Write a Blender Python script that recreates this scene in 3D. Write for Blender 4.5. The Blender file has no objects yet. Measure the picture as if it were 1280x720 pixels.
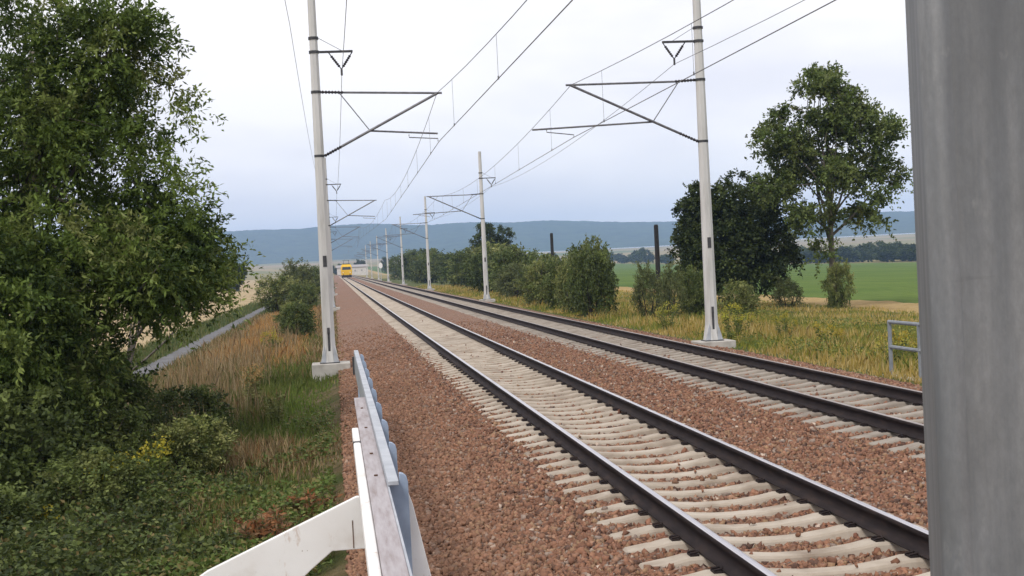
import bpy, math, random
import numpy as np
from mathutils import Matrix, Vector, noise as mnoise

# ------------------------------------------------------------------ camera, sky, sun, exposure
sc = bpy.context.scene
COL = sc.collection
cam_d = bpy.data.cameras.new("camera")
cam = bpy.data.objects.new("camera", cam_d)
COL.objects.link(cam)
YAW, PIT, ROL, CAMZ = 0.12947, -0.01882, -0.0496, 2.1658
_F = Vector((math.sin(YAW)*math.cos(PIT), math.cos(YAW)*math.cos(PIT), math.sin(PIT)))
_R = Vector((math.cos(YAW), -math.sin(YAW), 0))
_U = _R.cross(_F)
_R2 = _R*math.cos(ROL) + _U*math.sin(ROL)
_U2 = _U*math.cos(ROL) - _R*math.sin(ROL)
M4 = Matrix.Identity(4)
for i in range(3):
    M4[i][0] = _R2[i]; M4[i][1] = _U2[i]; M4[i][2] = -_F[i]
M4[0][3], M4[1][3], M4[2][3] = 0, 0, CAMZ
cam.matrix_world = M4
cam_d.sensor_width = 36
cam_d.lens = 1704.18/1280*36
cam_d.clip_start = 0.05
cam_d.clip_end = 20000
cam_d.dof.use_dof = True
cam_d.dof.focus_distance = 34
cam_d.dof.aperture_fstop = 45
sc.camera = cam

world = bpy.data.worlds.new("World")
sc.world = world
world.use_nodes = True
wn, wl = world.node_tree.nodes, world.node_tree.links
wn.clear()
SUN_EL, SUN_AZ = math.radians(48), math.radians(215)      # azimuth clockwise from +Y
wo = wn.new("ShaderNodeOutputWorld")
bg = wn.new("ShaderNodeBackground"); bg.inputs[1].default_value = 0.1
sky = wn.new("ShaderNodeTexSky"); sky.sky_type = 'NISHITA'; sky.sun_disc = False
sky.sun_elevation = SUN_EL; sky.sun_rotation = SUN_AZ
sky.air_density = 1.0; sky.dust_density = 2.0
tc = wn.new("ShaderNodeTexCoord")
mp = wn.new("ShaderNodeMapping"); mp.inputs['Scale'].default_value = (1.0, 1.0, 3.2)
nz = wn.new("ShaderNodeTexNoise"); nz.inputs['Scale'].default_value = 3.4; nz.inputs['Detail'].default_value = 5; nz.inputs['Roughness'].default_value = 0.5
rp = wn.new("ShaderNodeValToRGB")
rp.color_ramp.elements[0].position = 0.38; rp.color_ramp.elements[0].color = (7.3, 7.15, 7.6, 1)
rp.color_ramp.elements[1].position = 0.58; rp.color_ramp.elements[1].color = (8.9, 8.6, 8.6, 1)
mx = wn.new("ShaderNodeMix"); mx.data_type = 'RGBA'; mx.inputs['Factor'].default_value = 0.96
wl.new(tc.outputs['Generated'], mp.inputs[0]); wl.new(mp.outputs[0], nz.inputs['Vector'])
wl.new(nz.outputs[0], rp.inputs[0])
wl.new(sky.outputs[0], mx.inputs['A']); wl.new(rp.outputs[0], mx.inputs['B'])
wl.new(mx.outputs['Result'], bg.inputs[0]); wl.new(bg.outputs[0], wo.inputs[0])

sun_d = bpy.data.lights.new("sun", 'SUN'); sun_d.energy = 1.5; sun_d.angle = math.radians(16); sun_d.color = (1.0, 0.95, 0.88)
sun = bpy.data.objects.new("sun", sun_d); COL.objects.link(sun)
_sd = Vector((math.sin(SUN_AZ)*math.cos(SUN_EL), math.cos(SUN_AZ)*math.cos(SUN_EL), math.sin(SUN_EL)))
sun.rotation_euler = _sd.to_track_quat('Z', 'Y').to_euler()
sun.location = _sd*50

sc.view_settings.view_transform = 'Standard'
sc.view_settings.look = 'None'
sc.view_settings.exposure = 0.52
sc.view_settings.gamma = 1.0
sc.render.engine = 'CYCLES'
sc.cycles.use_denoising = True
sc.cycles.max_bounces = 8
sc.cycles.volume_bounces = 1
sc.cycles.transparent_max_bounces = 8

# ------------------------------------------------------------------ helpers
rng = np.random.default_rng(11)
random.seed(5)

def tag(o, label=None, cat=None, group=None, kind=None):
    if label: o["label"] = label
    if cat: o["category"] = cat
    if group: o["group"] = group
    if kind: o["kind"] = kind
    return o

def link(o, parent=None):
    COL.objects.link(o)
    if parent is not None: o.parent = parent
    return o

def empty(name, loc=(0, 0, 0), parent=None):
    o = bpy.data.objects.new(name, None); o.location = loc; o.empty_display_size = 0.2
    return link(o, parent)

def np_mesh(name, V, F, mat=None, col=None, smooth=False):
    """V (n,3) float, F (m,k) int"""
    V = np.asarray(V, np.float32); F = np.asarray(F, np.int32)
    me = bpy.data.meshes.new(name)
    m, k = F.shape
    me.vertices.add(len(V)); me.vertices.foreach_set("co", V.ravel())
    me.loops.add(m*k); me.loops.foreach_set("vertex_index", F.ravel())
    me.polygons.add(m); me.polygons.foreach_set("loop_start", np.arange(0, m*k, k, dtype=np.int32))
    me.update(calc_edges=True)
    if smooth: me.polygons.foreach_set("use_smooth", np.ones(m, dtype=bool))
    if col is not None:
        a = me.color_attributes.new("Col", 'FLOAT_COLOR', 'POINT')
        c = np.ones((len(V), 4), np.float32); c[:, :3] = col
        a.data.foreach_set("color", c.ravel())
    if mat: me.materials.append(mat)
    return me

class MB:
    """collects simple solids into one mesh"""
    def __init__(s): s.v = []; s.f = []
    def add(s, vs, fs):
        b = len(s.v); s.v += [tuple(p) for p in vs]; s.f += [tuple(i+b for i in f) for f in fs]
    def box(s, x0, x1, y0, y1, z0, z1):
        s.add([(x0,y0,z0),(x1,y0,z0),(x1,y1,z0),(x0,y1,z0),(x0,y0,z1),(x1,y0,z1),(x1,y1,z1),(x0,y1,z1)],
              [(0,3,2,1),(4,5,6,7),(0,1,5,4),(1,2,6,5),(2,3,7,6),(3,0,4,7)])
    def prism(s, prof, axis, a0, a1):
        """prof: list of 2D points (ccw), extruded on axis 'x','y','z' from a0 to a1"""
        n = len(prof)
        def P(p, a):
            return {'y': (p[0], a, p[1]), 'x': (a, p[0], p[1]), 'z': (p[0], p[1], a)}[axis]
        vs = [P(p, a0) for p in prof] + [P(p, a1) for p in prof]
        fs = [tuple(range(n))[::-1], tuple(range(n, 2*n))] + [(i, (i+1) % n, n+(i+1) % n, n+i) for i in range(n)]
        s.add(vs, fs)
    def tube(s, pts, rad, n=8, caps=True):
        pts = [Vector(p) for p in pts]
        if not hasattr(rad, '__len__'): rad = [rad]*len(pts)
        rings = []
        up = None
        for i, p in enumerate(pts):
            d = (pts[min(i+1, len(pts)-1)] - pts[max(i-1, 0)]).normalized()
            if up is None:
                up = Vector((0, 0, 1)) if abs(d.z) < .9 else Vector((1, 0, 0))
            u = up - d*up.dot(d); u.normalize(); w = d.cross(u); up = u
            rings.append([p + (u*math.cos(2*math.pi*k/n) + w*math.sin(2*math.pi*k/n))*rad[i] for k in range(n)])
        vs = [q for r in rings for q in r]; fs = []
        for i in range(len(pts)-1):
            for k in range(n):
                fs.append((i*n+k, i*n+(k+1) % n, (i+1)*n+(k+1) % n, (i+1)*n+k))
        if caps:
            fs.append(tuple(range(n))[::-1]); fs.append(tuple(range((len(pts)-1)*n, len(pts)*n)))
        s.add(vs, fs)
    def mesh(s, name, mat, smooth=False, bevel=0):
        me = bpy.data.meshes.new(name); me.from_pydata(s.v, [], s.f)
        if bevel:
            import bmesh
            bm = bmesh.new(); bm.from_mesh(me)
            bmesh.ops.remove_doubles(bm, verts=bm.verts, dist=1e-5)
            es = [e for e in bm.edges if len(e.link_faces) == 2 and e.calc_face_angle(0) > .5]
            bmesh.ops.bevel(bm, geom=es, offset=bevel, segments=2, affect='EDGES', profile=.5)
            bm.to_mesh(me); bm.free()
        me.update()
        if smooth: me.polygons.foreach_set("use_smooth", np.ones(len(me.polygons), dtype=bool))
        if mat: me.materials.append(mat)
        return me
    def build(s, name, mat, parent=None, smooth=False, bevel=0):
        return link(bpy.data.objects.new(name, s.mesh(name, mat, smooth, bevel)), parent)

# ------------------------------------------------------------------ materials
class Mat:
    def __init__(s, name):
        s.m = bpy.data.materials.new(name); s.m.use_nodes = True
        s.n = s.m.node_tree.nodes; s.l = s.m.node_tree.links
        s.p = s.n['Principled BSDF']; s.out = s.n['Material Output']
        s.p.inputs['Roughness'].default_value = .8
        s.p.inputs['Specular IOR Level'].default_value = .3
        s._pos = None
    def pos(s, scale=(1, 1, 1), obj=False):
        if obj:
            t = s.n.new("ShaderNodeTexCoord").outputs['Object']
        else:
            t = s.n.new("ShaderNodeNewGeometry").outputs['Position']
        mp = s.n.new("ShaderNodeMapping"); mp.inputs['Scale'].default_value = scale
        s.l.new(t, mp.inputs[0]); return mp.outputs[0]
    def noise(s, vec, scale, detail=4, rough=.55, dist=0):
        n = s.n.new("ShaderNodeTexNoise"); n.inputs['Scale'].default_value = scale; n.inputs['Detail'].default_value = detail
        n.inputs['Roughness'].default_value = rough; n.inputs['Distortion'].default_value = dist
        s.l.new(vec, n.inputs['Vector']); return n.outputs[0]
    def vor(s, vec, scale, feature='F1'):
        n = s.n.new("ShaderNodeTexVoronoi"); n.feature = feature; n.inputs['Scale'].default_value = scale
        s.l.new(vec, n.inputs['Vector']); return n
    def ramp(s, fac, stops):
        r = s.n.new("ShaderNodeValToRGB"); e = r.color_ramp.elements
        while len(e) < len(stops): e.new(.5)
        for i, (p, c) in enumerate(stops):
            e[i].position = p
            e[i].color = (c, c, c, 1) if not hasattr(c, '__len__') else (*c, 1)
        s.l.new(fac, r.inputs[0]); return r.outputs[0]
    def mix(s, fac, a, b, mode='MIX'):
        x = s.n.new("ShaderNodeMix"); x.data_type = 'RGBA'; x.blend_type = mode
        for inp, v in (('Factor', fac), ('A', a), ('B', b)):
            if hasattr(v, 'is_linked') or hasattr(v, 'links'): s.l.new(v, x.inputs[inp])
            elif hasattr(v, '__len__'): x.inputs[inp].default_value = (*v, 1)
            else: x.inputs[inp].default_value = v
        return x.outputs['Result']
    def math(s, op, a, b=0.0):
        x = s.n.new("ShaderNodeMath"); x.operation = op
        for i, v in ((0, a), (1, b)):
            if hasattr(v, 'links'): s.l.new(v, x.inputs[i])
            else: x.inputs[i].default_value = v
        return x.outputs[0]
    def color(s, c): 
        if hasattr(c, 'links'): s.l.new(c, s.p.inputs['Base Color'])
        else: s.p.inputs['Base Color'].default_value = (*c, 1)
    def bump(s, h, strength=.5, dist=.02):
        b = s.n.new("ShaderNodeBump"); b.inputs['Strength'].default_value = strength; b.inputs['Distance'].default_value = dist
        s.l.new(h, b.inputs['Height']); s.l.new(b.outputs[0], s.p.inputs['Normal'])
    def set(s, **k):
        for a, v in k.items():
            i = s.p.inputs[a.replace('_', ' ')]
            if hasattr(v, 'links'): s.l.new(v, i)
            else: i.default_value = v
        return s

def m_noisy(name, stops, scale=6, detail=5, rough=.8, bump=.2, bscale=40, bdist=.01, stretch=(1, 1, 1), metal=0, obj=True):
    m = Mat(name); v = m.pos(stretch, obj)
    m.color(m.ramp(m.noise(v, scale, detail), stops))
    if bump: m.bump(m.noise(v, bscale, 3), bump, bdist)
    m.set(Roughness=rough, Metallic=metal)
    return m.m

def m_leaf(name, trans=.3, rough=.55):
    m = Mat(name)
    a = m.n.new("ShaderNodeAttribute"); a.attribute_name = "Col"
    m.color(a.outputs['Color']); m.set(Roughness=rough, Specular_IOR_Level=.25)
    t = m.n.new("ShaderNodeBsdfTranslucent"); m.l.new(a.outputs['Color'], t.inputs['Color'])
    x = m.n.new("ShaderNodeMixShader"); x.inputs[0].default_value = trans
    m.l.new(m.p.outputs[0], x.inputs[1]); m.l.new(t.outputs[0], x.inputs[2]); m.l.new(x.outputs[0], m.out.inputs[0])
    return m.m

MAT = {}
MAT['leaf'] = m_leaf('leaf')
MAT['blade'] = m_leaf('blade', .4, .7)
MAT['bark'] = m_noisy('bark', [(.3, (.07, .06, .05)), (.7, (.21, .185, .155))], 7, 5, .9, .7, 22, .02, (1, 1, .25))
MAT['bark_dark'] = m_noisy('bark_dark', [(.3, (.022, .018, .015)), (.7, (.07, .058, .048))], 7, 5, .9, .6, 22, .02, (1, 1, .25))
MAT['concrete'] = m_noisy('concrete', [(.3, (.30, .285, .255)), (.52, (.42, .40, .365)), (.75, (.50, .48, .445))], 3, 6, .9, .35, 60, .004)
MAT['sleeper'] = m_noisy('sleeper_concrete', [(.28, (.25, .20, .155)), (.5, (.40, .345, .28)), (.75, (.50, .445, .375))], 2.2, 7, .9, .4, 70, .004, obj=False)
MAT['mast'] = m_noisy('mast_paint', [(.25, (.36, .35, .33)), (.5, (.52, .515, .50)), (.8, (.60, .595, .585))], 2.5, 6, .6, .12, 30, .003, (2, 2, .3))
MAT['galv'] = m_noisy('galvanised', [(.3, (.36, .385, .42)), (.7, (.50, .525, .56))], 5, 5, .5, .08, 40, .002, metal=.35)
MAT['galv_sky_shade'] = m_noisy('galvanised_sky_shade', [(.3, (.24, .31, .42)), (.7, (.34, .41, .52))], 5, 5, .5, .08, 40, .002, metal=.2)  # same galvanised steel, with shade and reflected sky put into its blue base colour
MAT['galv_dark'] = m_noisy('galvanised_weathered', [(.3, (.16, .18, .20)), (.7, (.24, .26, .285))], 5, 5, .6, .08, 40, .002)
MAT['dark_metal'] = m_noisy('dark_metal', [(.3, (.03, .03, .033)), (.7, (.07, .07, .075))], 8, 4, .6, 0)
MAT['insulator'] = m_noisy('insulator', [(.3, (.018, .016, .02)), (.7, (.04, .034, .04))], 8, 3, .3, 0)
MAT['tube'] = m_noisy('cantilever_tube', [(.3, (.10, .10, .11)), (.7, (.19, .19, .20))], 6, 4, .55, 0, metal=.3)
MAT['wire'] = m_noisy('wire', [(.3, (.10, .10, .11)), (.7, (.16, .16, .17))], 2, 3, .5, 0, metal=.2)
m = Mat('white_paint'); v = m.pos((1, 1, .35), True); vv = m.pos((1, 1, 1), True)
c = m.ramp(m.noise(vv, 3, 7), [(.25, (.60, .56, .51)), (.45, (.76, .75, .73)), (.8, (.83, .83, .82))])
c = m.mix(m.ramp(m.noise(v, 9, 7, .7), [(.60, 0.0), (.72, .75)]), c, (.42, .27, .17))
c = m.mix(m.ramp(m.noise(vv, 22, 5, .7), [(.67, 0.0), (.72, .85)]), c, (.17, .08, .045))
m.color(c); m.set(Roughness=.55); m.bump(m.noise(vv, 45, 4), .15, .002); MAT['white_paint'] = m.m
MAT['plank'] = m_noisy('weathered_plank', [(.25, (.24, .20, .19)), (.5, (.355, .325, .335)), (.8, (.45, .43, .445))], 4.5, 8, .75, .3, 20, .004, (6, .6, 6))
MAT['rust_metal'] = m_noisy('rust_metal', [(.3, (.07, .04, .028)), (.7, (.17, .095, .06))], 9, 4, .85, .2, 40, .002)
MAT['wood_pole'] = m_noisy('creosote_wood', [(.3, (.012, .011, .011)), (.7, (.03, .027, .025))], 6, 4, .8, 0)

MAT['sleeper_grey'] = m_noisy('sleeper_concrete_grey', [(.28, (.20, .165, .135)), (.5, (.29, .255, .215)), (.75, (.37, .335, .29))], 2.2, 7, .9, .4, 70, .004, obj=False)
# rail steel
m = Mat('rail_side'); v = m.pos((1, .6, 3)); n1 = m.noise(v, 6, 6)
m.color(m.ramp(n1, [(.3, (.016, .012, .013)), (.55, (.028, .021, .021)), (.8, (.055, .036, .029))])); m.set(Roughness=.8, Metallic=.0, Specular_IOR_Level=.15); m.bump(n1, .2, .003); MAT['rail_side'] = m.m
m = Mat('rail_top'); v = m.pos((40, .4, 1)); n1 = m.noise(v, 3, 4)
m.color(m.ramp(n1, [(.3, (.50, .47, .49)), (.7, (.74, .72, .74))])); m.set(Metallic=1.0, Roughness=.32); MAT['rail_top'] = m.m
m = Mat('rail_top_dull'); v = m.pos((40, .4, 1)); n1 = m.noise(v, 3, 4)
m.color(m.ramp(n1, [(.3, (.30, .26, .24)), (.7, (.46, .42, .39))])); m.set(Metallic=.8, Roughness=.45); MAT['rail_top_dull'] = m.m

# near steel post: streaky galvanised
m = Mat('post_steel'); v = m.pos((1, 1, .06), True); v2 = m.pos((1, 1, .5), True)
c = m.ramp(m.noise(v, 22, 6, .6), [(.30, (.105, .112, .122)), (.5, (.165, .172, .180)), (.68, (.235, .238, .242))])
c = m.mix(m.ramp(m.noise(v2, 9, 6, .65), [(.42, 0.0), (.75, .6)]), c, (.115, .116, .115))
c = m.mix(m.ramp(m.noise(v2, 28, 4, .6), [(.62, 0.0), (.70, .35)]), c, (.29, .29, .285))
v3 = m.pos((1, 1, 9), True)
c = m.mix(m.ramp(m.noise(v3, 4, 5, .6), [(.66, 0.0), (.74, .45)]), c, (.09, .09, .088))
c = m.mix(m.ramp(m.noise(v2, 16, 6, .7), [(.70, 0.0), (.80, .5)]), c, (.20, .135, .09))
m.color(c); c = m.mix(m.ramp(m.noise(m.pos((1, 1, .4), True), 160, 4, .7), [(.35, .35), (.65, 0.0)]), c, (.10, .104, .108))
m.color(c); m.set(Roughness=.6, Metallic=.0); m.bump(m.noise(v2, 60, 5, .7), .3, .002); MAT['post'] = m.m

# ballast
m = Mat('ballast_ground'); v = m.pos()
vo = m.vor(v, 17); sep = m.n.new("ShaderNodeSeparateColor"); m.l.new(vo.outputs['Color'], sep.inputs[0])
c = m.ramp(sep.outputs[0], [(0, (.115, .058, .036)), (.35, (.205, .105, .066)), (.7, (.255, .138, .088)), (1, (.33, .23, .17))])
big = m.noise(v, .35, 4)
c = m.mix(m.ramp(big, [(.38, 0.0), (.65, .55)]), c, (.215, .142, .10))
m.color(c); m.set(Roughness=.9); m.bump(vo.outputs['Distance'], 1.0, .05); MAT['ballast'] = m.m
m = Mat('ballast_stone'); a = m.n.new("ShaderNodeAttribute"); a.attribute_name = "Col"
v = m.pos(); c = m.mix(m.ramp(m.noise(v, 45, 3), [(.3, 0.0), (.7, .5)]), a.outputs['Color'], (.17, .085, .06))
m.color(c); m.set(Roughness=.85); MAT['stone'] = m.m

# ground types
def m_ground(name, stops, s1, s2, over=None, bump=.8, bdist=.08):
    m = Mat(name); v = m.pos()
    c = m.ramp(m.noise(v, s1, 6, .6), stops)
    f = m.ramp(m.noise(v, s2, 4), [(.3, .75), (.7, 1.15)])
    c = m.mix(1.0, c, f, 'MULTIPLY')
    if over: c = m.mix(m.ramp(m.noise(v, over[0], 4), [(over[1], 0.0), (over[2], 1.0)]), c, over[3])
    m.color(c); m.set(Roughness=.95, Specular_IOR_Level=.1); m.bump(m.noise(v, s2*3, 4), bump, bdist)
    return m.m
MAT['bank'] = m_ground('bank_soil', [(.3, (.06, .055, .025)), (.5, (.13, .10, .05)), (.7, (.20, .15, .085))], 1.3, 9, (.5, .5, .68, (.055, .075, .02)))
MAT['verge'] = m_ground('verge_grass', [(.3, (.06, .075, .025)), (.55, (.10, .115, .04)), (.75, (.17, .15, .065))], .8, 6)
MAT['path'] = m_ground('asphalt_path', [(.3, (.12, .12, .125)), (.7, (.175, .175, .18))], 1.2, 14, bump=.2, bdist=.01)
MAT['straw'] = m_ground('straw_field', [(.3, (.30, .225, .125)), (.55, (.40, .31, .18)), (.75, (.46, .365, .225))], .12, 3)
MAT['green_field'] = m_ground('green_field', [(.3, (.065, .11, .018)), (.55, (.09, .145, .024)), (.75, (.125, .17, .035))], .06, 1.4)
m = Mat('green_field'); v = m.pos(); vr = m.pos((1, .02, 1))
c = m.ramp(m.noise(v, .05, 6, .6), [(.3, (.06, .105, .018)), (.5, (.09, .145, .024)), (.75, (.14, .18, .038))])
c = m.mix(m.ramp(m.noise(vr, .9, 4, .6), [(.35, 0.0), (.65, .5)]), c, (.055, .09, .018))
m.color(c); m.set(Roughness=.95, Specular_IOR_Level=.1); m.bump(m.noise(v, 4, 4), .8, .1); MAT['green_field'] = m.m
MAT['stubble'] = m_ground('stubble', [(.3, (.28, .20, .085)), (.55, (.38, .27, .12)), (.75, (.40, .31, .16))], .3, 4)
m = Mat('far_fields'); v = m.pos((1, .6, 1)); vo = m.vor(v, .004); sep = m.n.new("ShaderNodeSeparateColor"); m.l.new(vo.outputs['Color'], sep.inputs[0])
c = m.ramp(sep.outputs[0], [(0, (.16, .17, .06)), (.3, (.34, .26, .15)), (.5, (.12, .15, .05)), (.7, (.30, .23, .14)), (1, (.20, .20, .09))])
m.color(m.mix(m.ramp(m.noise(v, .03, 4), [(.3, 0.0), (.7, .4)]), c, (.2, .17, .09))); m.set(Roughness=1.0, Specular_IOR_Level=0.0); MAT['far_fields'] = m.m
m = Mat('forest_hill'); v = m.pos(); n1 = m.noise(v, .02, 6, .65)
m.color(m.ramp(n1, [(.35, (.022, .034, .014)), (.65, (.055, .075, .028))])); m.set(Roughness=1.0, Specular_IOR_Level=0.0); m.bump(m.noise(v, .05, 4), 1.0, 12); MAT['forest'] = m.m

# ------------------------------------------------------------------ ground height
LX = np.array([-7000, -60, -14, -10, -7.9, -6.3, -5.2, -4.2, -2.6, -1.4, -.5, .1, 1.0, 10.4, 11.2, 12.2, 14, 30, 230, 700, 7000], float)
LZ = np.array([-1.9, -1.7, -1.5, -1.45, -1.36, -1.34, -1.26, -1.16, -1.02, -.92, -.82, -.60, -.62, -.62, -.55, -.68, -.82, -1.0, -5.8, -6.5, -6.5], float)
def gz0(x, y):
    z = np.interp(x, LX, LZ)
    r = np.hypot(x, y)
    z = z + np.interp(r, [0, 800, 1300, 3000, 4500, 9000], [0, 0, 4, 27, 36, 36])
    return z
def gz(x, y):
    z = float(gz0(x, y))
    if (x < -.4 or x > 12) and abs(x) < 60 and abs(y) < 250 and not (-7.95 < x < -6.25):
        k = min(1, (abs(x+.4) if x < 0 else abs(x-12))/1.2)
        z += k*(.10*mnoise.noise(Vector((x*.45, y*.45, 0))) + .05*mnoise.noise(Vector((x*1.3, y*1.3, 5))))
    return z

def prog(start, step, grow, end):
    out = [start]
    while out[-1] < end: out.append(out[-1] + step); step *= grow
    out[-1] = end
    return out
XS = sorted(set([round(a, 3) for a in np.arange(-14, 16.01, .5)] + [-10.0, -7.9, -6.3, .3, 1.0, 10.4, 25.0, 30.0, 230.0]
     + [round(-a, 3) for a in prog(15, 1.2, 1.16, 6800)] + [round(a, 3) for a in prog(17, 1.2, 1.16, 6800)]))
XS = [x for i, x in enumerate(XS) if i == 0 or x - XS[i-1] > .05]
YS = sorted(set([-6800, -2500, -900, -300, -120, -50, -20, -8, -2] + [round(a, 3) for a in np.arange(0, 70, .7)] + [round(a, 3) for a in prog(70, .8, 1.05, 6800)]))
GV = [(x, y, gz(x, y)) for y in YS for x in XS]
nx = len(XS)
cells = {}
for j in range(len(YS)-1):
    yc = (YS[j]+YS[j+1])/2
    for i in range(nx-1):
        xc = (XS[i]+XS[i+1])/2
        r = math.hypot(xc, yc)
        if -7.9 < xc < -6.3 and -60 < yc < 1200: k = 'path'
        elif -420 < xc < -10 and -60 < yc < 900: k = 'straw'
        elif 25 < xc < 30 and -60 < yc < 1200: k = 'stubble'
        elif 30 < xc < 230 and -60 < yc < 1500: k = 'green_field'
        elif r > 420: k = 'far_fields'
        elif -6.3 < xc < .5: k = 'bank'
        else: k = 'verge'
        cells.setdefault(k, []).append((j*nx+i, j*nx+i+1, (j+1)*nx+i+1, (j+1)*nx+i))
GVn = np.array(GV, np.float32)
# one ground sheet carries the soil, verge and far land; cultivated strips and the path are cut out of the same grid
def cell_obj(name, kinds):
    F = np.array([f for k in kinds for f in cells[k]], np.int32)
    idx = [ki for ki, k in enumerate(kinds) for f in cells[k]]
    u, inv = np.unique(F.ravel(), return_inverse=True)
    me = np_mesh(name, GVn[u], inv.reshape(F.shape), smooth=True)
    for k in kinds: me.materials.append(MAT[k])
    me.polygons.foreach_set("material_index", np.array(idx, np.int32))
    return tag(link(bpy.data.objects.new(name, me)), kind='structure')
cell_obj('ground', ['verge', 'bank', 'far_fields'])
cell_obj('path', ['path'])
cell_obj('straw_field', ['straw'])
cell_obj('stubble_strip', ['stubble'])
cell_obj('green_field', ['green_field'])

# wooded hills along the horizon
azs = np.radians(np.linspace(-45, 60, 900))
ang_px = np.degrees(np.arctan((np.array([-900, 250, 300, 420, 600, 740, 840, 960, 1140, 1400, 2600])-417)/1704.))
el_px = np.array([50, 54, 54.5, 56, 51.5, 46.5, 40, 38, 38, 36, 30])
HV = []; rad = np.concatenate([np.linspace(3300, 4600, 14), np.linspace(4750, 5600, 5)])
for a in azs:
    e = np.interp(math.degrees(a), ang_px, el_px) + 2.4*mnoise.noise(Vector((a*22, 0, 0))) + .7*mnoise.noise(Vector((a*110, 3, 0))) + .5*mnoise.noise(Vector((a*320, 7, 0))) + .5*mnoise.noise(Vector((a*900, 8, 0)))
    top = e/1704*4600 + 2
    for r in rad:
        t = (r-3300)/1300
        base = float(gz0(0, r)) - 4
        s = t*t*(3-2*t) if t < 1 else 1-(r-4600)/1400
        z = base + (top-base)*max(0, s)
        z += (0 if t >= 1 else 9*math.sin(math.pi*t)*mnoise.noise(Vector((a*25, r*.0016, 2))))
        HV.append((r*math.sin(a), r*math.cos(a), z))
nr = len(rad)
HF = [(i*nr+j, i*nr+j+1, (i+1)*nr+j+1, (i+1)*nr+j) for i in range(len(azs)-1) for j in range(nr-1)]
tag(link(bpy.data.objects.new('hills', np_mesh('hills', HV, HF, MAT['forest'], smooth=True))), kind='structure')

# ballast bed under both tracks
T1, T2, G2 = 3.542, 7.589, 1.507/2
BX = [.05, .5, 1.0, 1.5, 1.9, 2.3, 2.8, 3.2, 3.54, 3.9, 4.3, 4.8, 5.2, 5.55, 5.9, 6.3, 6.8, 7.2, 7.59, 8.0, 8.4, 8.85, 9.25, 9.7, 10.2, 10.7, 11.1]
BZ = [-.56, -.47, -.42, -.33, -.265, -.25, -.255, -.278, -.288, -.278, -.255, -.25, -.25, -.255, -.25, -.25, -.255, -.278, -.288, -.278, -.255, -.25, -.27, -.36, -.47, -.53, -.62]
def bz(x): return np.interp(x, BX, BZ)
bx = np.unique(np.concatenate([np.array(BX), np.arange(.1, 11.1, .22)]))
by = np.array(sorted(set([-60, -30, -10, 0] + list(np.arange(2, 60, .5)) + prog(60, .7, 1.05, 900))))
BVs = [(x + (.12*mnoise.noise(Vector((y*.6, 9, 0))) if x < .3 else 0), y, bz(x) + .018*mnoise.noise(Vector((x*2, y*2, 0)))) for y in by for x in bx]
n = len(bx)
BF = [(j*n+i, j*n+i+1, (j+1)*n+i+1, (j+1)*n+i) for j in range(len(by)-1) for i in range(n-1)]
tag(link(bpy.data.objects.new('ballast_bed', np_mesh('ballast_bed', BVs, BF, MAT['ballast'], smooth=True))), kind='structure')

# ------------------------------------------------------------------ tracks
SZ = -.185        # sleeper top at the rail seat
Y0, PITCH = 9.738, .6
# sleeper: stations along x with (top z, half width top, half width bottom)
st = [(-1.30, -.075, .085, .135), (-1.27, -.05, .095, .15), (-1.05, -.022, .10, .15), (-.93, 0, .10, .15), (-.58, 0, .10, .15), (-.44, -.022, .088, .145), (-.2, -.045, .08, .12), (0, -.048, .078, .115)]
st = st + [(-a, b, c, d) for a, b, c, d in st[-2::-1]]
sv, sf = [], []
for (x, tz, wt, wb) in st:
    sv += [(x, -wb, -.19), (x, -wt-.012, tz-.018), (x, -wt, tz), (x, wt, tz), (x, wt+.012, tz-.018), (x, wb, -.19)]
for i in range(len(st)-1):
    for k in range(5):
        sf.append((i*6+k, (i+1)*6+k, (i+1)*6+k+1, i*6+k+1))
sf += [(0, 1, 2, 3, 4, 5), tuple((len(st)-1)*6+k for k in range(5, -1, -1))]
sm = bpy.data.meshes.new('sleeper'); sm.from_pydata(sv, [], [f[::-1] for f in sf]); sm.materials.append(MAT['sleeper']); sm.update()
import bmesh
_b = bmesh.new(); _b.from_mesh(sm); bmesh.ops.recalc_face_normals(_b, faces=_b.faces); _b.to_mesh(sm); _b.free()
clip = MB()
clip.box(-.035, .035, -.055, .055, 0, .014); clip.tube([(-.035, -.035, .02), (.03, -.035, .03), (.036, 0, .034), (.03, .035, .03), (-.035, .035, .02)], .009, 5)
clip_me = clip.mesh('rail_clip', MAT['rail_side'])

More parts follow.
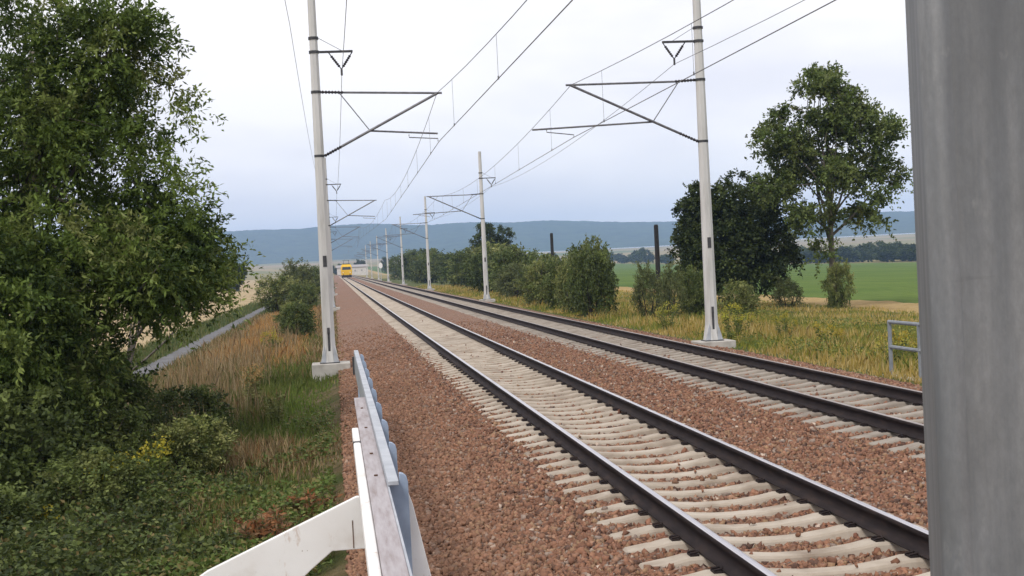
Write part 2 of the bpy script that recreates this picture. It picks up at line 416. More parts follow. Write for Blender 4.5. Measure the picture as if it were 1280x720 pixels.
def rail_profile():
    h = .172; half = [(.075, -h), (.075, -h+.011), (.03, -h+.026), (.009, -h+.045), (.009, -.055), (.034, -.042), (.036, -.012), (.030, -.003), (.018, 0)]
    return half + [(-x, z) for x, z in half[::-1]]
def make_track(xc, label, topmat, smat):
    sm2 = sm if smat == 'sleeper' else sm.copy()
    sm2.materials[0] = MAT[smat]
    t = empty('railway_track', (xc, 0, 0)); tag(t, label, 'railway track')
    prof = rail_profile(); k = len(prof)
    ys = [-40, 0] + list(np.arange(5, 60, 5)) + [80, 120, 200, 350, 600, 880]
    for s in (-1, 1):
        V = [(p[0]+s*G2, y, p[1]) for y in ys for p in prof]
        F = [(j*k+i, j*k+(i+1) % k, (j+1)*k+(i+1) % k, (j+1)*k+i) for j in range(len(ys)-1) for i in range(k)]
        me = np_mesh('rail', V, F, MAT['rail_side']); me.materials.append(MAT[topmat])
        mi = [1 if i in (7, 8, 9) else 0 for j in range(len(ys)-1) for i in range(k)]
        me.polygons.foreach_set("material_index", np.array(mi, np.int32))
        link(bpy.data.objects.new('rail', me), t)
    i0, nn, ntot = -8, 118, 1000
    for i in range(i0, i0+nn):
        o = bpy.data.objects.new('sleeper', sm2)
        o.location = (random.uniform(-.012, .012), Y0+PITCH*i+random.uniform(-.012, .012), SZ+random.uniform(-.006, .004))
        o.rotation_euler = (random.uniform(-.006, .006), 0, random.uniform(-.005, .005))
        link(o, t)
        if i < 45:
            for s in (-1, 1):
                for q in (-1, 1):
                    c = bpy.data.objects.new('rail_clip', clip_me); c.location = (s*G2 + q*.115, 0, .0); c.rotation_euler = (0, 0, 0 if q < 0 else math.pi)
                    link(c, o)
    base = np.array(sv, np.float32); n0 = len(base)
    V, F = [], []
    tris = [f for f in sf if len(f) == 4]
    for j, i in enumerate(range(i0+nn, ntot)):
        V.append(base + np.array([0, Y0+PITCH*i, SZ], np.float32)); F.append(np.array([f[::-1] for f in tris], np.int32) + j*n0)
    o = link(bpy.data.objects.new('far_sleepers', np_mesh('far_sleepers', np.vstack(V), np.vstack(F), MAT[smat])), t)
    tag(o, kind='stuff')
    return t
make_track(T1, 'railway track with bright rails nearest the guard railing, yellow train on it', 'rail_top', 'sleeper')
make_track(T2, 'railway track with duller rails beside the trees and field', 'rail_top_dull', 'sleeper_grey')

# ballast stones: real chips near the camera
def stones(n, ymin, ymax, pw, smin, smax, name):
    u = rng.random(n)
    y = (ymin**(1-pw) + u*(ymax**(1-pw)-ymin**(1-pw)))**(1/(1-pw))
    x = rng.uniform(.0, 10.9, n)
    ph = np.abs(((y-Y0)/PITCH + .5) % 1 - .5)*PITCH
    loc = np.minimum(np.abs(x-T1), np.abs(x-T2))
    on = (ph < .125) & (loc < 1.33)
    railz = np.minimum(np.abs(loc-G2), 1) < .085
    keep = (rng.random(n) < np.clip((62-y)/30, 0, 1)) & (~on | (rng.random(n) < .008)) & ~railz
    x, y, on = x[keep], y[keep], on[keep]
    n = len(x)
    s = rng.uniform(smin, smax, n)*(.7+.6*rng.random(n)**2)
    z = np.where(on, SZ-.03, bz(x) + rng.uniform(-.010, .012, n)) + s*.10
    base = np.array([(-1, -1, -.8), (1, -.9, -.7), (.9, 1, -.8), (-.8, .9, -.7), (-.7, -.8, .7), (.8, -.6, .9), (.6, .8, .6), (-.9, .5, .8)], np.float32)*.5
    fc = np.array([(0, 3, 2, 1), (4, 5, 6, 7), (0, 1, 5, 4), (1, 2, 6, 5), (2, 3, 7, 6), (3, 0, 4, 7)], np.int32)
    P = base[None] + rng.normal(0, .14, (n, 8, 3))
    P *= s[:, None, None]*rng.uniform(.6, 1.25, (n, 1, 3))
    # random rotations from quaternions
    q = rng.normal(size=(n, 4)); q /= np.linalg.norm(q, axis=1)[:, None]
    w, a, b, c = q.T
    R = np.stack([1-2*(b*b+c*c), 2*(a*b-c*w), 2*(a*c+b*w), 2*(a*b+c*w), 1-2*(a*a+c*c), 2*(b*c-a*w), 2*(a*c-b*w), 2*(b*c+a*w), 1-2*(a*a+b*b)], -1).reshape(n, 3, 3)
    P = np.einsum('nij,nkj->nki', R, P) + np.stack([x, y, z], -1)[:, None]
    pal = np.array([(.215, .116, .075), (.26, .148, .098), (.18, .097, .066), (.285, .182, .128), (.26, .182, .115), (.065, .042, .034), (.25, .225, .205), (.48, .43, .38)])
    pr = np.array([.22, .20, .14, .12, .12, .115, .075, .015]); pr /= pr.sum()
    c = pal[rng.choice(len(pal), n, p=pr)]*rng.uniform(.66, 1.18, (n, 1))
    walk = np.clip((2.0-x)/1.2, 0, 1)[:, None]*.6
    c = c*(1-walk) + walk*np.array([(.235, .145, .095)])*rng.uniform(.6, 1.4, (n, 1))
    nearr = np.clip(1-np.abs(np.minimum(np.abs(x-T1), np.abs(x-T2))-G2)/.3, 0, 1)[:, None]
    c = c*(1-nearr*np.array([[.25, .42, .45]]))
    c = c*np.array([[1.2, 1.10, 1.0]])
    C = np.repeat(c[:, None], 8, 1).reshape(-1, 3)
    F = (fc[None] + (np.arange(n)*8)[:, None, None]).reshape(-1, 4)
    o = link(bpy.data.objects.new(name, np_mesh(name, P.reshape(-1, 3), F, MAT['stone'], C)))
    tag(o, 'loose red brown crushed stone ballast between and beside the tracks', 'ballast', kind='stuff')
stones(195000, 8.2, 62, 1.45, .026, .056, 'ballast_stones')

# ------------------------------------------------------------------ overhead line masts
def insulator_pts(mb, a, b, r=.055, n=7):
    a, b = Vector(a), Vector(b)
    pts, rad = [], []
    for i in range(n*2+1):
        pts.append(a.lerp(b, i/(n*2))); rad.append(r if i % 2 else r*.45)
    mb.tube(pts, rad, 10)

def make_mast(s, reach, end_z, fs_=1):
    """s=+1: arm reaches towards +x.  Local origin: pole axis at z=0 (rail level)"""
    t = empty('catenary_mast')
    b = MB(); b.box(-.50, .55, -.5, .5, -1.6, -.36); b.build('foundation', MAT['concrete'], t, bevel=.02)
    b = MB(); b.box(-.27, .27, -.27, .27, -.36, -.335); b.build('base_plate', MAT['dark_metal'], t)
    b = MB()
    def oct_ring(h, z): return [(h*math.cos(math.pi/4*k+math.pi/8), h*math.sin(math.pi/4*k+math.pi/8), z) for k in range(8)]
    zs = [(-.335, .25), (-.2, .225), (.1, .178), (.3, .17), (3, .155), (6, .133), (10.1, .105)]
    vs = [p for z, h in zs for p in oct_ring(h*1.05, z)]
    fs = [(i*8+k, i*8+(k+1) % 8, (i+1)*8+(k+1) % 8, (i+1)*8+k) for i in range(len(zs)-1) for k in range(8)] + [tuple(range((len(zs)-1)*8, len(zs)*8))]
    b.add(vs, fs); pole = b.build('pole', MAT['mast'], t)
    for kx, ky in ((-1, -1), (1, -1)):      # stiffening ribs on the flared foot
        b = MB(); b.prism([(kx*.10, -.33), (kx*.25, -.33), (kx*.12, .15)] if kx > 0 else [(-.25, -.33), (-.10, -.33), (-.12, .15)], 'y', -.235, -.215); b.build('foot_rib', MAT['galv'], t)
    b = MB(); b.box(-.03, .03, -.192, -.172, -.3, .45); b.tube([(0, -.185, .45), (0, -.185, .62)], .035, 6); b.build('earth_cable', MAT['dark_metal'], t)
    b = MB(); b.box(-.05, .05, -.168, -.155, 2.3, 2.6); b.build('number_plate', MAT['dark_metal'], t)
    X = lambda x: s*x
    px = .14
    # clamps
    for z in (7.11, 5.35, 8.21, 8.59):
        b = MB(); b.prism([(.15*math.cos(math.pi/4*k+math.pi/8), .15*math.sin(math.pi/4*k+math.pi/8)) for k in range(8)], 'z', z-.035, z+.035); b.build('clamp', MAT['dark_metal'], t)
    # top tube
    b = MB(); b.tube([(X(.75), 0, 7.08), (X(reach), 0, end_z), (X(reach+.12), 0, end_z)], .03, 8); tt = b.build('top_tube', MAT['tube'], t)
    b = MB(); insulator_pts(b, (X(px), 0, 7.11), (X(.75), 0, 7.08), .05); b.build('insulator', MAT['insulator'], tt)
    # strut
    A = Vector((X(px), 0, 5.35)); Bv = Vector((X(reach), 0, end_z)); I = A.lerp(Bv, .15)
    b = MB(); b.tube([I, Bv], .036, 8); stt = b.build('strut_tube', MAT['tube'], t)
    b = MB(); insulator_pts(b, A, I, .05); b.build('insulator', MAT['insulator'], stt)
    k = .40 if s > 0 else .355
    J = A.lerp(Bv, k)
    b = MB(); b.tube([(X(.62), 0, 7.09), J], .014, 6); b.build('tie_rod', MAT['tube'], t)
    e2 = reach - .05 if s > 0 else reach + 1.13
    b = MB(); b.tube([J + Vector((0, .05, 0)), (X(e2), .05, 5.86)], .026, 8); rt = b.build('registration_tube', MAT['tube'], t)
    # steady arm, hanging below the registration tube
    if s > 0: p0, p1 = (X(reach-.85), .05, 5.86), (X(reach-.05), .05, 5.64)
    else: p0, p1 = (X(reach+.72), .05, 5.86), (X(reach-.05), .05, 5.60)
    b = MB(); b.tube([p0, (p0[0], .05, 5.78), (p1[0], .05, p1[2]+.08), p1], .014, 6); b.build('steady_arm', MAT['tube'], t)
    # feeder bracket with V insulators
    X = lambda x: fs_*s*x
    b = MB(); b.box(min(X(px), X(1.06)), max(X(px), X(1.06)), -.03, .03, 8.18, 8.24); fb = b.build('feeder_bracket', MAT['dark_metal'], t)
    vb = (X(.73), 0, 7.72)
    for xx in (.40, 1.04):
        b = MB(); insulator_pts(b, Vector((X(xx), 0, 8.18)).lerp(Vector(vb), .18), Vector((X(xx), 0, 8.18)).lerp(Vector(vb), .85), .045, 6)
        b.tube([(X(xx), 0, 8.18), vb], .016, 5); b.build('insulator', MAT['insulator'], fb)
    b = MB(); b.tube([vb, (vb[0], 0, 7.55)], .03, 6); b.build('feeder_clamp', MAT['dark_metal'], fb)
    b = MB(); b.tube([(X(px), 0, 8.59), (X(.75), 0, 8.24)], .008, 5); b.build('stay', MAT['tube'], fb)
    return t

def copy_tree(o, parent=None):
    c = o.copy(); COL.objects.link(c); c.parent = parent
    for ch in o.children: copy_tree(ch, c)
    return c

LXP, RXP = -.22, 10.66
MY = [38 + 58*i for i in range(8)]
ordinals = ['first', 'second', 'third', 'fourth', 'fifth', 'sixth', 'seventh', 'eighth']
ml = make_mast(1, 3.35, 6.98); mr = make_mast(-1, 3.78, 7.08); mr2 = make_mast(-1, 3.78, 7.08, -1)
for i, y in enumerate(MY[:4]):
    o = ml if i == 0 else copy_tree(ml)
    o.location = (LXP, y, 0)
    tag(o, ['pale tapered catenary mast on concrete block at the end of the guard railing',
            'catenary mast standing directly behind the nearest mast by the railing',
            'third catenary mast in the row on the railing side',
            'fourth catenary mast in the row on the railing side'][i], 'mast', 'masts along the near track')
for i, y in enumerate(MY):
    o = mr if i == 0 else (mr2 if i == 1 else copy_tree(mr2))
    o.location = (RXP, y, 0)
    tag(o, 'pale tapered catenary mast on concrete block in front of the dark trees' if i == 0 else
        '%s catenary mast from the camera in the row along the bushes' % ordinals[i], 'mast', 'masts along the far track')

# ------------------------------------------------------------------ overhead wires
def catenary(xc, xs_at, zc, zm, label):
    t = empty('overhead_line', (0, 0, 0)); tag(t, label, 'overhead wire')
    ysup = [-20] + MY
    cpts, mpts, drops = [], [], []
    for i in range(len(ysup)-1):
        a, b = ysup[i], ysup[i+1]
        xa, xb = xs_at(i), xs_at(i+1)
        N = 16
        for k in range(N):
            u = k/N
            x = xa+(xb-xa)*u; y = a+(b-a)*u
            cpts.append((x, y, zc)); mpts.append((x, y, zm-4*.75*u*(1-u)))
        if i < 4:
            for k in range(7):
                u = (k+.5)/7; x = xa+(xb-xa)*u; drops.append((x, a+(b-a)*u, zc, zm-4*.75*u*(1-u)))
    b = MB(); b.tube(cpts, .0095, 5); b.build('contact_wire', MAT['wire'], t)
    b = MB(); b.tube(mpts, .0085, 5); b.build('messenger_wire', MAT['wire'], t)
    for x, y, z0, z1 in drops:
        b = MB(); b.tube([(x, y, z0), (x, y, z1)], .004, 4); b.tube([(x, y, z0-.02), (x, y, z0+.05)], .015, 5); b.build('dropper', MAT['wire'], t)
catenary(T1, lambda i: T1 + (-.43 if i % 2 else .3), 5.64, 6.98, 'catenary and contact wires over the near track, running to the nearest mast')
catenary(T2, lambda i: T2 + (-.68 if i % 2 else .0), 5.60, 7.08, 'catenary and contact wires over the far track beside the trees')
def feeder(x, z, sag, label, r=.008, x2=None):
    x2 = x if x2 is None else x2
    ysup = [-20] + MY[:4]; pts = []
    for a, b2 in zip(ysup[:-1], ysup[1:]):
        for k in range(14):
            u = k/14; pts.append((x + (x2-x)*min(1, max(0, (a+(b2-a)*u-38)/58)), a+(b2-a)*u, z-4*sag*u*(1-u)))
    b = MB(); b.tube(pts, r, 5); tag(b.build('feeder_wire', MAT['wire']), label, 'overhead wire')
feeder(LXP+.73, 7.58, .5, 'thin feeder wire under the black V insulator of the mast by the railing')
feeder(RXP-.73, 7.58, .5, 'thin feeder wire under the black V insulator of the mast before the dark trees', x2=RXP+.73)
feeder(LXP-.62, 9.0, .4, 'thin return wire passing on the tree side of the nearest mast')

# ------------------------------------------------------------------ guard railing by the near track
t = empty('guard_railing', (.3, 8, -.5)); tag(t, 'galvanised guard railing with weathered plank and white end frame beside the near track', 'railing')
def loc(o): o.location = tuple(-c for c in t.location); return o
b = MB(); b.box(.2705, .34, 8.62, 23.0, .795, .825); loc(b.build('top_rail', MAT['galv'], t, bevel=.004))
b = MB(); b.box(.149, .268, 4.6, 14.8, .755, .79); loc(b.build('plank', MAT['plank'], t, bevel=.006))
b = MB(); b.box(.268, .28, 4.6, 23.0, .45, .79); loc(b.build('rail_web', MAT['galv'], t))
yy = 8.75
while yy < 22.9:
    b = MB()
    b.prism([(.405, -.7), (.405, .79), (.397, .825), (.375, .845), (.36, .85), (.35, .85), (.345, .78), (.285, .78), (.285, -.7)], 'y', yy, yy+.06)
    loc(b.build('post', MAT['galv_sky_shade'], t, bevel=.004)); yy += 1.58
b = MB(); b.box(.088, .1475, 4.6, 12.05, .70, .782); loc(b.build('white_channel', MAT['white_paint'], t, bevel=.012))
b = MB(); b.box(.085, .1465, 11.0, 11.07, .698, .785); loc(b.build('black_band', MAT['dark_metal'], t))
b = MB()
yf = 8.86
b.prism([(-1.35, -1.1), (-.9, -1.1), (-.82, -.25), (-.24, .25), (-.10, .36), (.24, .36), (.33, -1.1), (.78, -1.1), (.435, .62), (.41, .70), (.07, .70), (-.90, .29), (-1.2, .1)], 'y', yf, yf+.05)
ef = loc(b.build('end_frame', MAT['white_paint'], t, bevel=.005))
b = MB(); b.box(.035, .041, yf-.004, yf+.001, .37, .55); b.build('seam', MAT['rust_metal'], ef)
for py in (9.1, 10.2, 11.9, 13.6):
    b = MB(); b.tube([(.21, py, .788), (.21, py, .80)], .013, 6); loc(b.build('bolt', MAT['rust_metal'], t))
b = MB(); b.box(.235, .266, 22.9, 22.98, .42, .72); loc(b.build('support', MAT['dark_metal'], t))

# ------------------------------------------------------------------ steel post close to the camera
b = MB()
W, D, r = .36, .30, .022
pr = []
for cx, cy, a0 in ((W-r, D-r, 0), (r, D-r, 90), (r, r, 180), (W-r, r, 270)):
    for k in range(7):
        a = math.radians(a0+15*k); pr.append((cx+r*math.cos(a), cy+r*math.sin(a)))
pr = pr[:21] + [(r+.010, 0), (r+.012, .003), (W-r-.012, .003), (W-r-.010, 0)] + pr[21:]
b.prism(pr, 'z', -.6, 4.2)
o = b.build('steel_post', MAT['post']); o.location = (.683, 1.5, 0); o.rotation_euler = (0, 0, math.radians(-21))
for p in o.data.polygons: p.use_smooth = len(p.vertices) == 4 and p.area < .05
tag(o, 'thick grey steel post standing close in front at the edge of the view', 'post')

# ------------------------------------------------------------------ grey tube railing beyond the far track
t = empty('tube_railing', (11.4, 27.1, -.6)); tag(t, 'grey tubular steel railing in the dry grass beyond the far track', 'railing')
for i in range(3):
    b = MB(); b.tube([(0, 1.6*i*-.9, -.35), (0, 1.6*i*-.9, 1.15)], .045, 8); b.build('post', MAT['galv_dark'], t)
for z in (1.14, .62):
    b = MB(); b.tube([(0, 0.03, z), (0, -3.0, z)], .04, 8); b.build('rail', MAT['galv_dark'], t)
b = MB(); b.box(-.1, .35, -3.2, .35, -.4, .02); b.build('kerb_block', MAT['concrete'], t, bevel=.02)

# ------------------------------------------------------------------ black wooden poles in the bushes
for (x, y, zt, lab) in ((19.3, 80, 4.0, 'short black wooden pole rising from bushes beside the dark trees'), (19.4, 120, 4.6, 'short black wooden pole rising behind the row of bushes')):
    b = MB(); z0 = gz(x, y)-.3; b.tube([(x, y, z0), (x, y, zt-.1), (x, y, zt)], [.16, .135, .10], 9)
    tag(b.build('wooden_pole', MAT['wood_pole']), lab, 'pole')

# ------------------------------------------------------------------ foliage generators
def leaves(P, D, L, Wd, cols, jitter=.25):
    """P base points, D unit directions, one folded quad per leaf"""
    n = len(P)
    up = rng.normal(size=(n, 3)); up[:, 2] += .9
    S = np.cross(D, up); S /= np.linalg.norm(S, axis=1)[:, None]+1e-9
    N = np.cross(S, D)
    l = L*rng.uniform(.65, 1.3, (n, 1)); w = Wd*rng.uniform(.7, 1.25, (n, 1))
    V = np.stack([P, P + D*l*.48 + S*w*.5 + N*w*.18, P + D*l, P + D*l*.48 - S*w*.5 + N*w*.18], 1)
    C = np.repeat(cols[:, None], 4, 1)
    return V.reshape(-1, 3), C.reshape(-1, 3)

def pick(pal, n, wts=None, var=.18):
    pal = np.array(pal, float); wts = None if wts is None else np.array(wts)/np.sum(wts)
    return pal[rng.choice(len(pal), n, p=wts)]*rng.uniform(1-var, 1+var, (n, 1))

def crown_np(lobes, clumps, twigs, per, L, W, pal, twig_len, droop=.25, shell=.55, wts=None, up=.25):
    """lobes: (cx,cy,cz,rx,ry,rz,weight)."""
    lob = np.array(lobes, float); wt = lob[:, 6]*lob[:, 3]*lob[:, 4]*lob[:, 5]; wt /= wt.sum()
    k = rng.choice(len(lob), clumps, p=wt)
    d = rng.normal(size=(clumps, 3)); d /= np.linalg.norm(d, axis=1)[:, None]
    rr = (shell + (1-shell)*rng.random((clumps, 1)))**.8 * rng.uniform(.85, 1.06, (clumps, 1))
    c = lob[k, :3] + d*lob[k, 3:6]*rr
    tint = pick(pal, clumps, wts, .22)
    ci = np.repeat(np.arange(clumps), twigs)
    td = d[ci]*.7 + rng.normal(0, .65, (len(ci), 3)); td[:, 2] += up
    td /= np.linalg.norm(td, axis=1)[:, None]
    tl = twig_len*rng.uniform(.5, 1.3, len(ci))
    ti = np.repeat(np.arange(len(ci)), per)
    u = rng.random(len(ti))**.8
    s = (u*tl[ti])[:, None]
    P = c[ci][ti] + td[ti]*s + np.array([0, 0, -1])*(droop*s*s/twig_len) + rng.normal(0, L*.25, (len(ti), 3))
    D = td[ti]*.6 + rng.normal(0, .7, (len(ti), 3)); D[:, 2] -= droop; D /= np.linalg.norm(D, axis=1)[:, None]
    cols = tint[ci][ti]*rng.uniform(.75, 1.25, (len(ti), 1))
    V, C = leaves(P, D, L, W, cols)
    return V, C, c, ci, td, tl

def boughs(lobes, n, r0, r1, flat=.75):
    """splits big crown lobes into many leafy boughs, leaving dark gaps between them"""
    lob = np.array(lobes, float); wt = lob[:, 6]*(lob[:, 3]*lob[:, 4]*lob[:, 5])**.7; wt /= wt.sum()
    out = []
    for k in rng.choice(len(lob), n, p=wt):
        d = rng.normal(size=3); d /= np.linalg.norm(d); d[2] *= .9
        c = lob[k, :3] + d*lob[k, 3:6]*rng.uniform(.55, .95)
        r = rng.uniform(r0, r1); out.append((c[0], c[1], c[2], r, r, r*flat, 1))
    return out

def quads(n): return np.arange(n*4, dtype=np.int32).reshape(-1, 4)

def limb(mb, a, b, r0, r1, bend=.12, n=5, sides=7):
    a, b = Vector(a), Vector(b); pts, rad = [], []
    off = Vector((random.uniform(-1, 1), random.uniform(-1, 1), random.uniform(-.2, .6)))*(b-a).length*bend
    for i in range(n+1):
        u = i/n; pts.append(a.lerp(b, u) + off*math.sin(math.pi*u)); rad.append(r0+(r1-r0)*u)
    mb.tube(pts, rad, sides)

def make_tree(name, base, trunk_top, r0, lobes, clumps, twigs, per, L, W, pal, twig_len, label, cat='tree', group=None, bark='bark', limbs=12, droop=.25, shell=.55, wts=None, up=.25, lean=None):
    t = empty(name, base); tag(t, label, cat, group)
    V, C, cc, ci, td, tl = crown_np(lobes, clumps, twigs, per, L, W, pal, twig_len, droop, shell, wts, up)
    V = V - np.array(base)
    link(bpy.data.objects.new('crown', np_mesh('crown', V, quads(len(V)//4), MAT['leaf'], C)), t)
    b = MB(); B = Vector(base); T = Vector(trunk_top)
    pts, rad = [], []
    nseg = 8
    wob = [Vector((random.uniform(-.12, .12), random.uniform(-.12, .12), 0))*(r0*4) for _ in range(nseg+1)]; wob[0] = Vector((0, 0, 0))
    for i in range(nseg+1):
        u = i/nseg; pts.append((T-B)*u + wob[i]); rad.append(r0*(1.35 if i == 0 else 1)*(1-.82*u))
    b.tube(pts, rad, 9); b.build('trunk', MAT[bark], t, smooth=True)
    b = MB()
    for i in range(limbs):
        u = random.uniform(.25, .95); k = min(nseg-1, int(u*nseg)); a = pts[k].lerp(pts[k+1], u*nseg-k)
        e = Vector(cc[int(rng.integers(len(cc)))]) - B
        if e.z < a.z*.8: e.z = a.z*.9
        limb(b, a, e, r0*(1-.82*u)*.55, .012, .1)
    step = max(1, len(ci)//(limbs*6))
    for j in range(0, len(ci), step):
        a = Vector(cc[ci[j]]) - B; e = a + Vector(td[j])*tl[j]*.9; limb(b, a - Vector(td[j])*tl[j]*.8, e, .022, .005, .05, 3, 5)
    b.build('limbs', MAT[bark], t, smooth=True)
    return t

G_DARK = [(.034, .050, .015), (.055, .076, .022), (.080, .105, .030)]
G_MID = [(.085, .115, .03), (.12, .152, .04), (.16, .19, .058)]
G_OLIVE = [(.15, .17, .048), (.20, .22, .066), (.245, .255, .09)]

# large tree at the foot of the bank
lob = [(-6.2, 24.5, 4.6, 2.6, 2.6, 2.9, 1), (-4.4, 24, 5.5, 1.6, 1.9, 1.5, 1.1), (-3.05, 23.6, 4.6, .95, 1.4, 1.1, 1.3), (-2.95, 23.6, 3.05, .95, 1.3, .85, 1.3),
       (-4.4, 23, 2.7, 1.4, 1.6, 1.3, 1), (-7, 23, 2.2, 2.2, 2.2, 2.0, .8), (-5.0, 23.2, 1.0, 1.4, 1.6, 1.2, 1), (-8.5, 25, 4, 2.2, 2.4, 3.2, .5),
       (-4.6, 24, 6.5, .9, 1.2, .6, 1.0), (-5.4, 24.2, 6.9, 1.5, 1.6, .9, 1), (-2.5, 23.4, 2.3, .6, .9, .35, 1.8), (-6.8, 22.8, .2, 1.9, 1.8, 1.1, .9), (-4.5, 22.8, 1.05, .9, 1.2, .8, 1.3), (-4.5, 22.3, .1, .9, 1.0, .7, 1.1), (-3.6, 23.2, 5.7, .8, 1.2, .7, 1.2), (-6.0, 22.0, .6, 1.3, 1.0, 1.2, 1.2), (-5.0, 22.0, 2.2, 1.2, 1.0, 1.2, 1), (-2.75, 23.5, 3.7, .7, 1.0, .7, 1.2)]
make_tree('broadleaf_tree', (-5.6, 24.4, -1.35), (-5.0, 24.3, 6.2), .24, boughs([(a-.25 if a > -4 else a, b, c, d, e, f, g) for a, b, c, d, e, f, g in lob], 105, .42, .82) + boughs([(-6.2, 22.6, .6, 2.0, 1.2, 1.3, 1), (-5.2, 22.4, 2.0, 1.5, 1.2, 1.3, 1), (-7.2, 23, 3.6, 1.6, 1.4, 1.6, .7)], 30, .5, .85), 1400, 10, 22, .11, .042, [(.042, .070, .014), (.065, .104, .02), (.095, .142, .026), (.125, .178, .034), (.155, .208, .045), (.185, .23, .058), (.225, .25, .08)], .72,
          'large dark leafy tree at the foot of the bank, filling the picture edge', limbs=26, droop=.3, shell=.5, wts=[1.5, 1.5, 2, 2, 1.6, 1.2, .6])
make_tree('small_tree', (-5.75, 36, -1.3), (-4.6, 36, 2.6), .08, [(-3.85, 36, 2.7, .75, .9, .85, 1), (-3.2, 36, 2.2, .55, .8, .5, 1), (-4.7, 36, 2.2, .8, 1.0, .7, 1)],
          130, 8, 14, .12, .055, G_DARK, .5, 'small dusky tree half hidden behind the large leafy tree', limbs=10)

# shrubs and trees beyond the far track -------------------------------------------------
make_tree('poplar_tree', (25.0, 66.5, -1.05), (25.2, 66.5, 9.6), .20,
          boughs([(25.2, 66.5, 9.4, 1.8, 1.8, 1.8, 1.4), (26.6, 66.5, 7.9, 1.7, 1.7, 1.4, .8), (23.7, 66.3, 7.9, 1.5, 1.5, 1.3, .9), (22.3, 66.5, 7.0, 1.2, 1.2, .9, .8), (24.3, 66.0, 6.0, 1.5, 1.5, .9, 1.1),
           (26.3, 66.2, 6.1, 1.3, 1.4, .8, 1.0), (28.2, 66.5, 5.7, .9, 1.1, .9, 1.1), (27.9, 66.5, 7.7, .5, .7, .8, .8), (27.0, 66.5, 4.0, 1.2, 1.1, .8, 1.0), (22.6, 66.5, 5.4, 1.0, 1.0, .7, .8),
           (24.4, 65.8, 3.4, 1.2, 1.3, .8, .6), (24.7, 66, 1.6, .9, 1.0, 1.4, .7), (23.9, 66, 1.2, .8, .8, 1.1, .5)], 92, .42, .8, .8),
          520, 7, 13, .17, .11, [(.075, .105, .026), (.10, .14, .034), (.13, .17, .045), (.155, .19, .055), (.12, .145, .045), (.19, .21, .07)], .75, 'tall open poplar with pale trunk standing before the green field', limbs=26, shell=.35, wts=[2, 2, 2, 1.5, 1, .6], up=.35)
make_tree('dark_tree', (21.6, 70, -.95), (21.5, 70, 4.4), .3, [(21.6, 70, 4.3, 1.8, 1.8, 2.0, 1), (22.6, 70, 3.2, 2.0, 1.9, 2.1, 1), (20.9, 69.6, 2.2, 1.6, 1.7, 2.0, 1), (22.4, 69.6, 1.6, 1.7, 1.7, 1.4, 1), (20.8, 70, 5.3, .9, 1, 1.1, 1)] + boughs([(21.7, 70, 3.6, 2.1, 2.0, 2.7, 1)], 22, .5, .8),
          400, 8, 12, .17, .11, G_DARK, .6, 'dense dark round tree with black trunk beside the tall poplar', bark='bark_dark', limbs=14, shell=.55)
make_tree('dark_tree', (19.2, 70.5, -.9), (19.2, 70.5, 4.2), .22, [(19.3, 70.5, 3.9, .95, 1.4, 1.7, 1), (19.0, 70.3, 2.4, 1.0, 1.4, 1.8, 1), (19.6, 70.2, 1.4, 1.1, 1.5, 1.6, 1), (19.3, 70.4, 5.0, .6, .8, .9, 1)],
          240, 8, 12, .17, .11, G_DARK, .55, 'dense dark tree behind the mast before the trees', bark='bark_dark', limbs=12, shell=.55)

# shared bush meshes (unit size: about 1 m radius, base at z=0)
def bush_proto(pal, clumps, L, W, seed_lobes, wts=None):
    V, C, *_ = crown_np(seed_lobes, clumps, 7, 11, L, W, pal, .34, .2, .5, wts, .12)
    V[:, 2] = np.maximum(V[:, 2], -.02)
    me = np_mesh('crown', V, quads(len(V)//4), MAT['leaf'], C)
    b = MB()
    for i in range(9):
        a = random.uniform(0, 6.28); r = random.uniform(.3, .8)
        limb(b, (.1*math.cos(a), .1*math.sin(a), -.1), (r*math.cos(a), r*math.sin(a), random.uniform(.7, 1.5)), .035, .006, .1, 4, 5)
    return me, b.mesh('stems', MAT['bark_dark'], True)
PB = [bush_proto(G_MID + G_OLIVE[:1], 130, .085, .05, [(0, 0, .85, .8, .8, .75, 1), (.4, .2, 1.0, .6, .6, .55, 1), (-.45, -.1, .8, .6, .6, .6, 1), (.1, -.5, .5, .5, .5, .5, 1)]),
      bush_proto(G_OLIVE + G_MID, 125, .085, .045, [(0, 0, .85, .85, .8, .75, 1), (-.4, .1, 1.05, .55, .6, .55, 1), (.5, 0, .75, .55, .6, .6, 1), (0, .5, .5, .5, .5, .5, 1)]),
      bush_proto(G_DARK[1:] + G_MID[:2], 130, .085, .05, [(0, 0, .85, .85, .85, .8, 1), (.35, .1, 1.1, .6, .6, .5, 1), (-.5, 0, .8, .5, .5, .6, 1), (.2, -.5, .5, .5, .5, .5, 1)]),
      bush_proto([(.12, .14, .05), (.15, .165, .065), (.10, .12, .045)], 115, .08, .035, [(0, 0, .8, .7, .7, .85, 1), (.2, .1, 1.4, .4, .4, .6, 1)])]
def bush(k, x, y, rx, h, label, name='bush', cat='bush', group=None):
    t = empty(name, (x, y, gz(x, y)-.05)); tag(t, label, cat, group)
    t.scale = (rx, rx, h/1.75); t.rotation_euler = (0, 0, random.uniform(0, 6.28))
    for nm, me in zip(('crown', 'stems'), PB[k]): link(bpy.data.objects.new(nm, me), t)
    return t
GB = 'bushes along the far track'
bush(2, 11.95, 62.5, 1.15, 3.3, 'dark green bush nearest the far track, last of the row before the gap', group=GB)
bush(1, 12.0, 67.5, 1.15, 3.0, 'bright olive bush beside the dark bush at the end of the row', group=GB)
bush(0, 12.9, 75, 1.5, 3.3, 'rounded green bush behind the olive bush near the gap', group=GB)
bush(1, 12.7, 83, 1.6, 3.2, 'olive bush next to the second mast of the row', group=GB)
